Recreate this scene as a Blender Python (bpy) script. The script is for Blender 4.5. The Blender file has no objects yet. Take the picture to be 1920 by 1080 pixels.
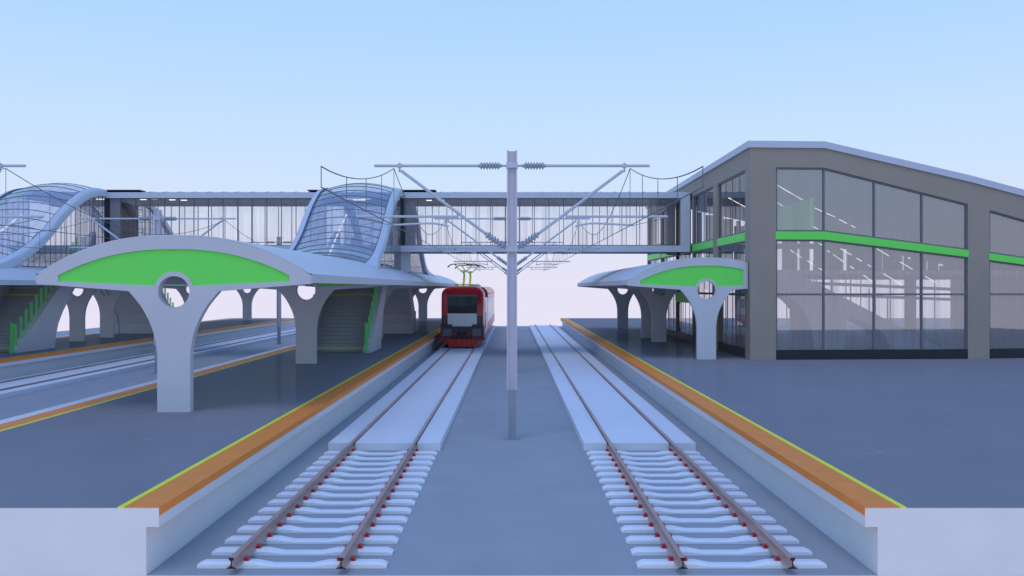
import bpy, bmesh, math, random
from mathutils import Vector
random.seed(7)
R = math.radians
sc = bpy.context.scene
COL = sc.collection

# ------------------------------------------------------------------ materials
def new_mat(name):
    m = bpy.data.materials.new(name); m.use_nodes = True
    nt = m.node_tree; nt.nodes.clear()
    out = nt.nodes.new('ShaderNodeOutputMaterial')
    return m, nt, out

def pm(name, rgb, rough=0.6, metal=0.0, var=0.06, scale=3.0, spec=0.4, bump=0.0, stretch=(1, 1, 1), rvar=0.0):
    m, nt, out = new_mat(name)
    N = nt.nodes; L = nt.links
    b = N.new('ShaderNodeBsdfPrincipled')
    tc = N.new('ShaderNodeTexCoord'); mp = N.new('ShaderNodeMapping'); mp.inputs['Scale'].default_value = stretch
    nz = N.new('ShaderNodeTexNoise'); nz.inputs['Scale'].default_value = scale; nz.inputs['Detail'].default_value = 6
    L.new(tc.outputs['Object'], mp.inputs['Vector']); L.new(mp.outputs['Vector'], nz.inputs['Vector'])
    cr = N.new('ShaderNodeValToRGB')
    cr.color_ramp.elements[0].position = .3; cr.color_ramp.elements[1].position = .7
    cr.color_ramp.elements[0].color = tuple(c * (1 - var) for c in rgb) + (1,)
    cr.color_ramp.elements[1].color = tuple(min(1, c * (1 + var)) for c in rgb) + (1,)
    L.new(nz.outputs['Fac'], cr.inputs['Fac']); L.new(cr.outputs['Color'], b.inputs['Base Color'])
    b.inputs['Roughness'].default_value = rough
    b.inputs['Metallic'].default_value = metal
    b.inputs['Specular IOR Level'].default_value = spec
    if rvar:
        mr = N.new('ShaderNodeMapRange')
        mr.inputs['To Min'].default_value = rough - rvar; mr.inputs['To Max'].default_value = rough + rvar
        L.new(nz.outputs['Fac'], mr.inputs['Value']); L.new(mr.outputs['Result'], b.inputs['Roughness'])
    if bump:
        bp = N.new('ShaderNodeBump'); bp.inputs['Strength'].default_value = bump; bp.inputs['Distance'].default_value = .01
        n2 = N.new('ShaderNodeTexNoise'); n2.inputs['Scale'].default_value = scale * 12; n2.inputs['Detail'].default_value = 4
        L.new(tc.outputs['Object'], n2.inputs['Vector'])
        L.new(n2.outputs['Fac'], bp.inputs['Height']); L.new(bp.outputs['Normal'], b.inputs['Normal'])
    L.new(b.outputs['BSDF'], out.inputs['Surface'])
    return m

def glass(name, tint, refl, streak=0.0, sscale=(4, 4, .25), rough=.02, ior=1.45, gcol=(1, 1, 1)):
    m, nt, out = new_mat(name)
    N = nt.nodes; L = nt.links
    tr = N.new('ShaderNodeBsdfTransparent'); gl = N.new('ShaderNodeBsdfGlossy'); gl.inputs['Roughness'].default_value = rough
    gl.inputs['Color'].default_value = gcol + (1,)
    tc = N.new('ShaderNodeTexCoord'); mp = N.new('ShaderNodeMapping'); mp.inputs['Scale'].default_value = sscale
    nz = N.new('ShaderNodeTexNoise'); nz.inputs['Scale'].default_value = 1.0; nz.inputs['Detail'].default_value = 7; nz.inputs['Roughness'].default_value = .65
    L.new(tc.outputs['Object'], mp.inputs['Vector']); L.new(mp.outputs['Vector'], nz.inputs['Vector'])
    cr = N.new('ShaderNodeValToRGB')
    cr.color_ramp.elements[0].position = .35; cr.color_ramp.elements[1].position = .6
    cr.color_ramp.elements[0].color = tuple(c * (1 - streak) for c in tint) + (1,)
    cr.color_ramp.elements[1].color = tuple(tint) + (1,)
    L.new(nz.outputs['Fac'], cr.inputs['Fac']); L.new(cr.outputs['Color'], tr.inputs['Color'])
    fr = N.new('ShaderNodeFresnel'); fr.inputs['IOR'].default_value = ior
    ge = N.new('ShaderNodeNewGeometry'); mi = N.new('ShaderNodeMath'); mi.operation = 'MULTIPLY_ADD'   # same reflectance on both faces of the pane
    mi.inputs[1].default_value = 1 / ior - ior; mi.inputs[2].default_value = ior
    L.new(ge.outputs['Backfacing'], mi.inputs[0]); L.new(mi.outputs[0], fr.inputs['IOR'])
    ad = N.new('ShaderNodeMath'); ad.operation = 'ADD'; ad.use_clamp = True; ad.inputs[1].default_value = refl
    L.new(fr.outputs['Fac'], ad.inputs[0])
    mx = N.new('ShaderNodeMixShader')
    L.new(ad.outputs[0], mx.inputs['Fac']); L.new(tr.outputs[0], mx.inputs[1]); L.new(gl.outputs[0], mx.inputs[2])
    L.new(mx.outputs[0], out.inputs['Surface'])
    return m

def emit(name, rgb, s):
    m, nt, out = new_mat(name)
    e = nt.nodes.new('ShaderNodeEmission'); e.inputs['Color'].default_value = rgb + (1,); e.inputs['Strength'].default_value = s
    nt.links.new(e.outputs[0], out.inputs['Surface'])
    return m

M = {}
M['white'] = pm('white_concrete', (.76, .75, .74), .75, var=.03, scale=1.5, bump=.05)
M['slab'] = pm('pale_slab_concrete', (.80, .80, .82), .7, var=.03, scale=.8, bump=.05)
M['sleeper'] = pm('sleeper_concrete', (.82, .83, .84), .65, var=.04, scale=6, bump=.08)
M['canopy'] = pm('canopy_paint', (.60, .60, .62), .5, var=.03, scale=1)
M['roofw'] = pm('canopy_roof_paint', (.62, .64, .67), .42, var=.03, scale=.5)
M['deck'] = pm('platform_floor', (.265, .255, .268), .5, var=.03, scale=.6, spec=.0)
M['ground'] = pm('track_bed_floor', (.385, .385, .395), .7, var=.05, scale=.7, bump=.05, spec=.1)
M['orange'] = pm('orange_strip', (.95, .285, .04), .6, var=.05, scale=3)
M['yellow'] = pm('yellow_line', (.95, .92, .03), .6, var=.04, scale=3)
M['green'] = pm('green_panel', (.17, .86, .115), .45, var=.02, scale=2)
M['greend'] = pm('green_paint', (.10, .70, .13), .5, var=.05, scale=4)
M['rail'] = pm('rusty_rail', (.50, .335, .285), .5, metal=.1, var=.18, scale=14, stretch=(1, .06, 1))
M['railend'] = pm('dark_rust', (.018, .008, .007), .6, var=.2, scale=20)
M['clip'] = pm('red_clip', (.55, .05, .06), .4, var=.2, scale=30)
M['mast'] = pm('mast_galvanised', (.62, .58, .64), .45, metal=.0, var=.06, scale=5, stretch=(1, 1, .2))
M['mastb'] = pm('mast_base_paint', (.30, .32, .36), .5, metal=.0, var=.06, scale=5)
M['tube'] = pm('tube_galvanised', (.56, .58, .63), .4, metal=.0, var=.06, scale=6)
M['insul'] = pm('insulator_grey', (.42, .46, .50), .35, var=.05, scale=10)
M['wire'] = pm('wire_dark', (.14, .15, .18), .5, metal=.3, var=.1, scale=10)
M['steel'] = pm('dark_mullion', (.13, .13, .145), .5, var=.1, scale=8)
M['frameg'] = pm('window_frame_grey', (.17, .17, .19), .5, var=.06, scale=8)
M['bwhite'] = pm('bridge_paint', (.60, .63, .68), .4, var=.03, scale=1)
M['bdark'] = pm('bridge_dark', (.02, .022, .028), .5, var=.1, scale=4)
M['bgrey'] = pm('bridge_grey_wall', (.24, .235, .25), .6, var=.06, scale=2)
M['ceil'] = pm('bridge_ceiling', (.78, .75, .74), .7, var=.05, scale=2)
M['wall'] = pm('olive_grey_render', (.355, .30, .24), .7, var=.04, scale=.7, bump=.06)
M['rcap'] = pm('roof_cap_paint', (.58, .60, .68), .5, var=.03, scale=1)
M['plinth'] = pm('dark_plinth', (.018, .021, .03), .4, var=.1, scale=3)
M['intw'] = pm('interior_grey', (.66, .64, .65), .7, var=.06, scale=1)
M['intc'] = pm('interior_ceiling', (.50, .48, .48), .7, var=.06, scale=1)
M['warmlit'] = pm('warm_lit_edge', (.86, .78, .68), .4, var=.2, scale=6, stretch=(.4, 1, 8))  # warm light along the gallery edge, put into its colour as pale streaks
M['stair'] = pm('stair_dark', (.35, .365, .40), .65, var=.08, scale=3)
M['tred'] = pm('train_red', (.64, .014, .022), .22, var=.03, scale=3, spec=.5)
M['tredl'] = pm('train_skirt_red', (.54, .008, .010), .35, var=.04, scale=3)
M['twhite'] = pm('train_white', (.84, .84, .86), .3, var=.02, scale=3)
M['tgrey'] = pm('train_dark_grey', (.055, .058, .068), .45, var=.05, scale=5)
M['tgrey2'] = pm('train_mid_grey', (.16, .165, .19), .45, var=.05, scale=5)
M['tblack'] = pm('train_black', (.012, .013, .016), .4, var=.1, scale=5)
M['twin'] = pm('train_window', (.012, .014, .02), .08, var=.1, scale=2, spec=.35)
M['pant'] = pm('pantograph_yellow', (.82, .90, .08), .45, var=.06, scale=8)
M['caporange'] = pm('orange_cap', (.75, .25, .10), .5, var=.05, scale=4)
M['g_bridge'] = glass('bridge_glass', (.985, .97, .98), .04, streak=.14, sscale=(3.2, 3.2, .2), ior=1.35)
M['g_shell'] = glass('shell_glass', (.80, .83, .90), .24, streak=.12, sscale=(.8, .8, .5), ior=1.5)
M['g_side'] = glass('side_glass', (.86, .84, .86), .10, streak=.22, sscale=(3, 3, .2))
M['g_hall'] = glass('hall_glass', (.90, .88, .90), .24, streak=.42, sscale=(3.4, 3.4, .10), ior=1.4)
M['g_hallside'] = glass('hall_side_glass', (.92, .90, .92), .05, streak=.3, sscale=(3, 3, .15), ior=1.22)
M['g_green'] = glass('green_glass', (.70, .94, .72), .05, rough=.1)
M['g_screen'] = glass('green_screen', (.40, .80, .44), .05, rough=.1)
def milky(m, rgb, f):
    nt = m.node_tree; out = [q for q in nt.nodes if q.type == 'OUTPUT_MATERIAL'][0]; src = out.inputs['Surface'].links[0].from_socket
    d = nt.nodes.new('ShaderNodeBsdfDiffuse'); d.inputs['Color'].default_value = rgb + (1,)
    t = nt.nodes.new('ShaderNodeBsdfTranslucent'); t.inputs['Color'].default_value = rgb + (1,)
    a = nt.nodes.new('ShaderNodeMixShader'); a.inputs[0].default_value = .4; nt.links.new(d.outputs[0], a.inputs[1]); nt.links.new(t.outputs[0], a.inputs[2])
    x = nt.nodes.new('ShaderNodeMixShader'); x.inputs[0].default_value = f; nt.links.new(src, x.inputs[1]); nt.links.new(a.outputs[0], x.inputs[2])
    nt.links.new(x.outputs[0], out.inputs['Surface'])
milky(M['g_shell'], (.78, .79, .81), .24); milky(M['g_hall'], (.86, .80, .79), .22)
milky(M['g_side'], (.85, .84, .86), .10)
def polish(m, f, rough):
    nt = m.node_tree; N = nt.nodes; L = nt.links
    out = [q for q in N if q.type == 'OUTPUT_MATERIAL'][0]; b = [q for q in N if q.type == 'BSDF_PRINCIPLED'][0]
    g = N.new('ShaderNodeBsdfGlossy'); g.inputs['Roughness'].default_value = rough
    x = N.new('ShaderNodeMixShader'); x.inputs[0].default_value = f
    L.new(b.outputs[0], x.inputs[1]); L.new(g.outputs[0], x.inputs[2]); L.new(x.outputs[0], out.inputs['Surface'])
    # faint curved streaks of light reflected off the hall glass, put into the colour: thin contour lines of a stretched noise, in patches
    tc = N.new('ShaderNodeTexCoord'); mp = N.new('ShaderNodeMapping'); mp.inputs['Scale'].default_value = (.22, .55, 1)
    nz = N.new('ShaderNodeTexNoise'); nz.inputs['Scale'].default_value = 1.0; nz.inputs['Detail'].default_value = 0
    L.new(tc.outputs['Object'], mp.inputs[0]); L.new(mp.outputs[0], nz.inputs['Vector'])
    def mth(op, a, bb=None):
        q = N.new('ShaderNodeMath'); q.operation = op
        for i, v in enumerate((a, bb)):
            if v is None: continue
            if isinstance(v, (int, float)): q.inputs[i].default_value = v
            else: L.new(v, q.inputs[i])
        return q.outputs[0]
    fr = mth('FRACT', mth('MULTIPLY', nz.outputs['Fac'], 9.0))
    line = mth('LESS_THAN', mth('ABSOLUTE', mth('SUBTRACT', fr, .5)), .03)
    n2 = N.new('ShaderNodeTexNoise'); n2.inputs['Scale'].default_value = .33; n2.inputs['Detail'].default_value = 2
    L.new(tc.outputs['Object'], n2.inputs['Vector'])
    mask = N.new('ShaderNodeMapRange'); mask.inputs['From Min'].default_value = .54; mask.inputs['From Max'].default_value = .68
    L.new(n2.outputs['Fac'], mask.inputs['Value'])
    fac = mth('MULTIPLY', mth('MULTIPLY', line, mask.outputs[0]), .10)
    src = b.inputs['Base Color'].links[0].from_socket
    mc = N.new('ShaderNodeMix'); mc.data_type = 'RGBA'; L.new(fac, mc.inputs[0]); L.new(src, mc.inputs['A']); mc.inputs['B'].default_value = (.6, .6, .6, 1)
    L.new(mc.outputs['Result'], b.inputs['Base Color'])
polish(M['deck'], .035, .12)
milky(M['g_green'], (.50, .92, .52), .38); milky(M['g_screen'], (.03, .95, .06), .88)
M['lamp'] = emit('lamp_glow', (1, .94, .85), 1.5)

# ------------------------------------------------------------------ mesh builder
class MB:
    def __init__(s): s.bm = bmesh.new()
    def face(s, pts):
        try: return s.bm.faces.new([s.bm.verts.new(p) for p in pts])
        except ValueError: return None
    def hexa(s, a, b):
        """a, b: two quads (4 points each) joined into a closed block"""
        va = [s.bm.verts.new(p) for p in a]; vb = [s.bm.verts.new(p) for p in b]
        s.bm.faces.new(va[::-1]); s.bm.faces.new(vb)
        for i in range(4):
            j = (i + 1) % 4
            s.bm.faces.new((va[i], va[j], vb[j], vb[i]))
    def box(s, x0, x1, y0, y1, z0, z1):
        s.hexa([(x0, y0, z0), (x1, y0, z0), (x1, y1, z0), (x0, y1, z0)], [(x0, y0, z1), (x1, y0, z1), (x1, y1, z1), (x0, y1, z1)])
    def prism(s, pts, d, holes=()):
        """pts: 3D outline (planar); extruded by vector d; holes: list of 3D outlines"""
        es = []
        for loop in [pts] + list(holes):
            vs = [s.bm.verts.new(p) for p in loop]
            for i in range(len(vs)): es.append(s.bm.edges.new((vs[i], vs[(i + 1) % len(vs)])))
        r = bmesh.ops.triangle_fill(s.bm, edges=es, use_beauty=True, use_dissolve=False)
        fs = [g for g in r['geom'] if isinstance(g, bmesh.types.BMFace)]
        e = bmesh.ops.extrude_face_region(s.bm, geom=fs, use_keep_orig=True)
        bmesh.ops.translate(s.bm, verts=[g for g in e['geom'] if isinstance(g, bmesh.types.BMVert)], vec=d)
    def sheet(s, pts, holes=()):
        es = []
        for loop in [pts] + list(holes):
            vs = [s.bm.verts.new(p) for p in loop]
            for i in range(len(vs)): es.append(s.bm.edges.new((vs[i], vs[(i + 1) % len(vs)])))
        bmesh.ops.triangle_fill(s.bm, edges=es, use_beauty=True, use_dissolve=False)
    def grid(s, rows):
        """rows of points -> quads"""
        vr = [[s.bm.verts.new(p) for p in r] for r in rows]
        for a, b in zip(vr, vr[1:]):
            for i in range(len(a) - 1): s.bm.faces.new((a[i], a[i + 1], b[i + 1], b[i]))
        return vr
    def loft(s, rings, caps=True):
        vr = [[s.bm.verts.new(p) for p in r] for r in rings]
        n = len(vr[0])
        for a, b in zip(vr, vr[1:]):
            for i in range(n): s.bm.faces.new((a[i], a[(i + 1) % n], b[(i + 1) % n], b[i]))
        if caps:
            s.bm.faces.new(vr[0][::-1]); s.bm.faces.new(vr[-1])
    def tube(s, pts, r, n=8):
        pts = [Vector(p) for p in pts]
        rings = []
        for i, p in enumerate(pts):
            t = (pts[min(i + 1, len(pts) - 1)] - pts[max(i - 1, 0)]).normalized()
            u = Vector((0, 0, 1)) if abs(t.z) < .9 else Vector((1, 0, 0))
            a = t.cross(u).normalized(); b = t.cross(a).normalized()
            rr = r[i] if isinstance(r, (list, tuple)) else r
            rings.append([p + (a * math.cos(2 * math.pi * k / n) + b * math.sin(2 * math.pi * k / n)) * rr for k in range(n)])
        s.loft(rings)
    def bar(s, p, q, r, n=8): s.tube([p, q], r, n)
    def build(s, name, mat, parent=None, smooth=False, loc=None):
        bmesh.ops.recalc_face_normals(s.bm, faces=s.bm.faces[:])
        me = bpy.data.meshes.new(name); s.bm.to_mesh(me); s.bm.free()
        if smooth:
            for p in me.polygons: p.use_smooth = True
            me.set_sharp_from_angle(angle=R(40))
        me.materials.append(mat)
        o = bpy.data.objects.new(name, me); COL.objects.link(o)
        if parent is not None: o.parent = parent
        if loc is not None: o.location = loc
        return o

def tag(o, label, cat, group=None, kind=None):
    if label: o['label'] = label
    if cat: o['category'] = cat
    if group: o['group'] = group
    if kind: o['kind'] = kind
    return o

def thing(name, label, cat, loc=(0, 0, 0), group=None):
    o = bpy.data.objects.new(name, None); COL.objects.link(o)
    o.location = loc; o.empty_display_size = .3
    return tag(o, label, cat, group)

def copy_tree(o, parent=None):
    c = o.copy(); COL.objects.link(c)
    if parent is not None: c.parent = parent
    for ch in list(o.children): copy_tree(ch, c)
    return c

def catmull(P, n=6):
    out = []
    for i in range(len(P) - 1):
        p0 = P[max(i - 1, 0)]; p1 = P[i]; p2 = P[i + 1]; p3 = P[min(i + 2, len(P) - 1)]
        for k in range(n):
            t = k / n
            out.append(tuple(.5 * (2 * b + (c - a) * t + (2 * a - 5 * b + 4 * c - d) * t * t + (3 * b - a - 3 * c + d) * t ** 3) for a, b, c, d in zip(p0, p1, p2, p3)))
    out.append(tuple(P[-1]))
    return out

# ------------------------------------------------------------------ key dimensions
YN, YF = 12.16, 88.5         # near and far platform ends
PZ = .951                    # platform floor
MOD = 16.6                   # spacing of the track pairs
CY = 51.5                    # middle of the footbridge
P1, P2, PR = -8.3, -24.9, 8.3

# ------------------------------------------------------------------ ground
g = MB(); g.box(-41.8, 46, YN + .001, 92.0, -.5, 0)
tag(g.build('ground', M['ground']), None, None, kind='structure')
g = MB(); g.box(-41.8, 46, YN - .02, YN + .0005, -.5, 0.004)
tag(g.build('ground_edge', M['white']), None, None, kind='structure')

# ------------------------------------------------------------------ platforms
def platform(label, x_in, x_out, both):
    """x_in: track edge next to the camera side; x_out: opposite edge"""
    t = thing('station_platform', label, 'platform', (0, 0, 0), 'station platforms')
    lo, hi = min(x_in, x_out), max(x_in, x_out)
    sgn = 1 if x_out > x_in else -1
    edges = [(x_in, sgn)] + ([(x_out, -sgn)] if both else [])
    w0 = x_in + sgn * .175; w1 = x_out - (sgn * .175 if both else 0)
    prof = [(x_in, .677), (x_in, .94), (x_out, .94)] + ([(x_out, .677), (w1, .677)] if both else []) + [(w1, .002), (w0, .002), (w0, .677)]
    b = MB(); b.prism([(x, YN, z) for x, z in prof], (0, YF - YN, 0)); b.build('concrete_body', M['white'], t)
    d0 = x_in + sgn * .58; d1 = x_out - (sgn * .58 if both else 0)
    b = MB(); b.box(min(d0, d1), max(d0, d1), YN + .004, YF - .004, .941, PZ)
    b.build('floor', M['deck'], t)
    for x, s in edges:
        b = MB()
        x0, x1 = x - s * .006, x + s * .49
        b.box(min(x0, x1), max(x0, x1), YN + .004, YF - .004, .9405, PZ + .001)
        x1 = x - s * .0005
        b.box(min(x0, x1), max(x0, x1), YN + .004, YF - .004, .832, .9405)
        b.build('warning_strip', M['orange'], t)
        b = MB(); x0, x1 = x + s * .4905, x + s * .5795
        b.box(min(x0, x1), max(x0, x1), YN + .004, YF - .004, .9405, PZ + .0012)
        b.build('safety_line', M['yellow'], t)
        if x == x_out:
            b = MB(); x0, x1 = x - s * .007, x - s * .37
            b.box(min(x0, x1), max(x0, x1), YN + .004, YF - .004, .80, .945)
            b.build('outer_ledge', M['white'], t)
    return t
platform('left island platform with grey floor and orange edge strips, nearest to the camera', -4.91, -11.45, True)
platform('farther left island platform, beyond the second pair of tracks', -21.51, -28.29, True)
platform('wide right platform running up to the grey glass station hall', 4.91, 46, False)

# ------------------------------------------------------------------ tracks
ORD = ['first', 'second', 'third', 'fourth', 'fifth', 'sixth', 'seventh', 'eighth', 'ninth', 'tenth', 'eleventh', 'twelfth', 'thirteenth', 'fourteenth', 'fifteenth']
RX = .763
RAILP = [(-.066, 0), (.066, 0), (.066, .012), (.02, .03), (.009, .045), (.009, .11), (.033, .122), (.036, .15), (.028, .158), (-.028, .158), (-.036, .15), (-.033, .122), (-.009, .11), (-.009, .045), (-.02, .03), (-.066, .012)]
def rail(x, y0, y1, label):
    b = MB()
    b.loft([[(px, y, pz) for px, pz in RAILP] for y in (0, y1 - y0)])
    o = b.build('rail', M['rail'], None, loc=(x, y0, .094))
    o.data.materials.append(M['railend'])
    for p in o.data.polygons:
        if len(p.vertices) > 4: p.material_index = 1
    tag(o, label, 'rail', 'rails of the tracks')
    return o
def make_sleeper():
    t = thing('sleeper', 'x', 'sleeper', (0, 0, 0), 'concrete sleepers')
    # cross-section per x station: (half bottom, half top, height)
    st = [(-1.35, .05), (-1.27, .088), (-.52, .09), (-.28, .045), (.28, .045), (.52, .09), (1.27, .088), (1.35, .05)]
    b = MB()
    b.loft([[(x, 0, .0), (x, .20, .0), (x, .20, h * .6), (x, .155, h), (x, .045, h), (x, 0, h * .6)] for x, h in st])
    b.build('concrete_body', M['sleeper'], t)
    for rx in (-RX, RX):
        for s in (-1, 1):
            b = MB(); x = rx + s * .092
            b.box(x - .032, x + .036, .05, .15, .085, .104)
            b.tube([(x + s * .022, .055, .108), (x + s * .034, .1, .118), (x + s * .022, .145, .108)], .017, 6)
            b.tube([(x - s * .022, .06, .112), (x - s * .014, .1, .124), (x - s * .022, .14, .112)], .017, 6)
            b.tube([(x, .1, .10), (x, .1, .132), (x, .1, .133), (x, .1, .15)], [.02, .02, .03, .026], 8)
            b.build('rail_clip', M['clip'], t)
    return t
sl = make_sleeper(); first = True
for tx, nm in ((-3.14, 'left'), (3.14, 'right')):
    for i in range(15):
        o = sl if first else copy_tree(sl); first = False
        o.location = (tx, 12.46 + .6 * i, .003)
        o['label'] = 'white concrete sleeper with red clips, %s from the near end of the %s track' % (ORD[i], nm)
for i in range(2):
    o = copy_tree(sl); o.location = (3.14, 89.75 + .6 * i, .003)
    o['label'] = 'tiny sleeper at the far end of the right track, %s the pale slab' % ('just past' if i == 0 else 'second one past')
for tx, nm in ((-3.14, 'left'), (3.14, 'right')):
    for s in (-1, 1):
        inner = (s == 1) == (tx < 0)
        rail(tx + s * RX, YN, 90.9, 'rusty brown %s rail of the %s track, %s' % ('inner' if inner else 'outer', nm, 'nearer the central mast' if inner else 'nearer the platform'))
for s in (-1, 1):
    rail(-19.74 + s * RX, YN, 90.5, 'thin rail on the far left track, %s' % ('beside the farther left platform' if s < 0 else 'on its near side towards the camera'))
def slab(tx, y0, label):
    t = thing('track_slab', label, 'track slab', (tx, y0, 0), 'pale concrete track slabs')
    L = 89.5 - y0
    for x0, x1 in ((-1.375, -RX - .046), (-RX + .046, RX - .046), (RX + .046, 1.375)):
        b = MB(); b.box(x0, x1, 0, L, .003, .19); b.build('concrete_panel', M['slab'], t)
    b = MB()
    for s in (-1, 1): b.box(s * RX - .045, s * RX + .045, .01, L, .003, .092)
    b.build('rail_bed', M['railend'], t)
slab(-3.14, 21.5, 'long pale concrete slab around the rails of the left track, under the red train')
slab(3.14, 21.5, 'long pale concrete slab around the rails of the empty right track')
slab(-19.74, YN + .05, 'long pale concrete slab of the far left track beside the farther platform')

# ------------------------------------------------------------------ catenary masts
def lathe(b, p, q, prof, n=12):
    p, q = Vector(p), Vector(q)
    b.tube([p.lerp(q, t) for t, r in prof], [r for t, r in prof], n)
def ribbed(p, q, r0=.045, r1=.1, ribs=7):
    b = MB(); prof = [(0, .03), (.06, .05)]
    for i in range(ribs):
        a = .1 + .8 * i / ribs; w = .8 / ribs
        prof += [(a, r0), (a + w * .4, r1), (a + w * .6, r1 * .98), (a + w * .98, r0)]
    prof += [(.94, .05), (1, .03)]
    lathe(b, p, q, prof, 14)
    return b
def make_mast():
    t = thing('catenary_mast', 'x', 'catenary mast', (0, 0, 0), 'catenary masts')
    b = MB()      # H section: flanges face left and right
    b.box(-.135, -.095, -.13, .13, 1.292, 7.65); b.box(.095, .135, -.13, .13, 1.292, 7.65); b.box(-.094, .094, -.05, .05, 1.292, 7.63)
    b.build('pole', M['mast'], t)
    b = MB(); b.box(-.1, .1, -.1, .1, 0.003, 1.29); b.box(-.19, .19, -.19, .19, .003, .035)
    b.build('pole_base', M['mastb'], t)
    for z in (7.25, 5.03):
        b = MB(); b.box(-.15, .15, -.15, .15, z - .07, z + .09); b.build('collar', M['tube'], t)
    for s in (-1, 1):
        b = MB(); b.bar((s * .8, 0, 7.25), (s * 3.66, 0, 7.25), .038, 10); b.bar((s * .14, 0, 7.25), (s * .3, 0, 7.25), .03, 8)
        b.build('top_arm', M['tube'], t)
        ribbed((s * .26, 0, 7.25), (s * .92, 0, 7.25)).build('insulator', M['insul'], t, smooth=True)
        b = MB(); b.bar((s * .68, 0, 5.43), (s * 2.95, 0, 7.12), .042, 10)
        b.build('diagonal_strut', M['tube'], t)
        ribbed((s * .16, 0, 5.06), (s * .74, 0, 5.475), .045, .1, 6).build('insulator', M['insul'], t, smooth=True)
        b = MB(); b.bar((s * 2.99, 0, 7.33), (s * 2.99, 0, 7.08), .025, 8); b.box(s * 2.99 - .05, s * 2.99 + .05, -.05, .05, 7.2, 7.3)
        b.build('arm_clamp', M['tube'], t)
        b = MB(); b.bar((s * 1.42, 0, 5.9), (s * 4.14, 0, 5.9), .034, 10); b.bar((s * 1.45, 0, 5.86), (s * 1.45, 0, 6.06), .025, 8)
        b.build('registration_arm', M['tube'], t)
        b = MB(); b.bar((s * 1.78, 0, 5.88), (s * 1.74, 0, 5.66), .022, 8)
        b.tube([(s * 1.68, 0, 5.64), (s * 1.85, 0, 5.68), (s * 2.05, 0, 5.715), (s * 2.25, 0, 5.72), (s * 2.7, 0, 5.70), (s * 3.24, 0, 5.67)], .026, 8)
        b.build('steady_arm', M['tube'], t)
        b = MB(); b.bar((s * 3.24, 0, 5.67), (s * 4.1, 0, 5.86), .008, 6); b.build('tie_wire', M['wire'], t)
    return t
MY = [23.26, 41.0, 62.3, 79.7]
mast = make_mast(); first = True
where = {(0, 0): 'tall grey catenary mast standing in the centre foreground between the two tracks',
         (0, 1): 'second catenary mast directly behind the central foreground mast, before the footbridge',
         (0, 2): 'catenary mast of the central row standing just beyond the footbridge',
         (0, 3): 'farthest catenary mast of the central row, small arms below the footbridge',
         (1, 0): 'catenary mast outside the left frame, only its arm end showing at top left',
         (1, 1): 'left catenary mast with arms rising behind the near green canopy end',
         (1, 2): 'thin left catenary mast seen between the first and second canopy columns',
         (1, 3): 'farthest catenary mast of the left row, behind the left platform canopy'}
for j in (0, 1):
    for i, y in enumerate(MY):
        o = mast if first else copy_tree(mast); first = False
        o.location = (-MOD * j, y, 0); o['label'] = where[(j, i)]

def messenger_z(y):
    ks = [MY[0] - 17.74] + MY + [MY[-1] + 17.4]
    for a, b in zip(ks, ks[1:]):
        if a <= y <= b:
            u = (y - (a + b) / 2) / ((b - a) / 2)
            return 6.0 + 1.18 * abs(u) ** 1.75
    return 6.0
def overhead(x, label):
    t = thing('overhead_line', label, 'overhead wire', (x, 0, 0), 'overhead lines above the tracks')
    y0, y1 = 14.39, 88.4
    ys = sorted(set([y0 + (y1 - y0) * i / 120 for i in range(121)] + MY))
    b = MB(); b.tube([(0, y, messenger_z(y)) for y in ys], .011, 6); b.build('messenger_wire', M['wire'], t)
    b = MB(); b.bar((0, y0, 5.66), (0, y1, 5.66), .011, 6); b.build('contact_wire', M['wire'], t)
    dy = []
    ks = [y0] + MY + [y1]
    for a, c in zip(ks, ks[1:]):
        n = max(4, round((c - a) / 2.2)) if a != y0 and c != y1 else 4
        dy += [a + (c - a) * k / n for k in range(n)]
    for y in dy:
        b = MB(); b.bar((0, y, 5.66), (0, y, messenger_z(y)), .008, 5); b.build('dropper', M['wire'], t)
overhead(-3.14, 'overhead wires hanging above the left track and the red train')
overhead(3.14, 'overhead wires hanging above the empty right track')
overhead(-MOD + 3.14, 'overhead wires left of the near island platform, in front of the footbridge glass')
overhead(-MOD - 3.14, 'overhead wires above the far left track at the left frame edge')

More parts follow.
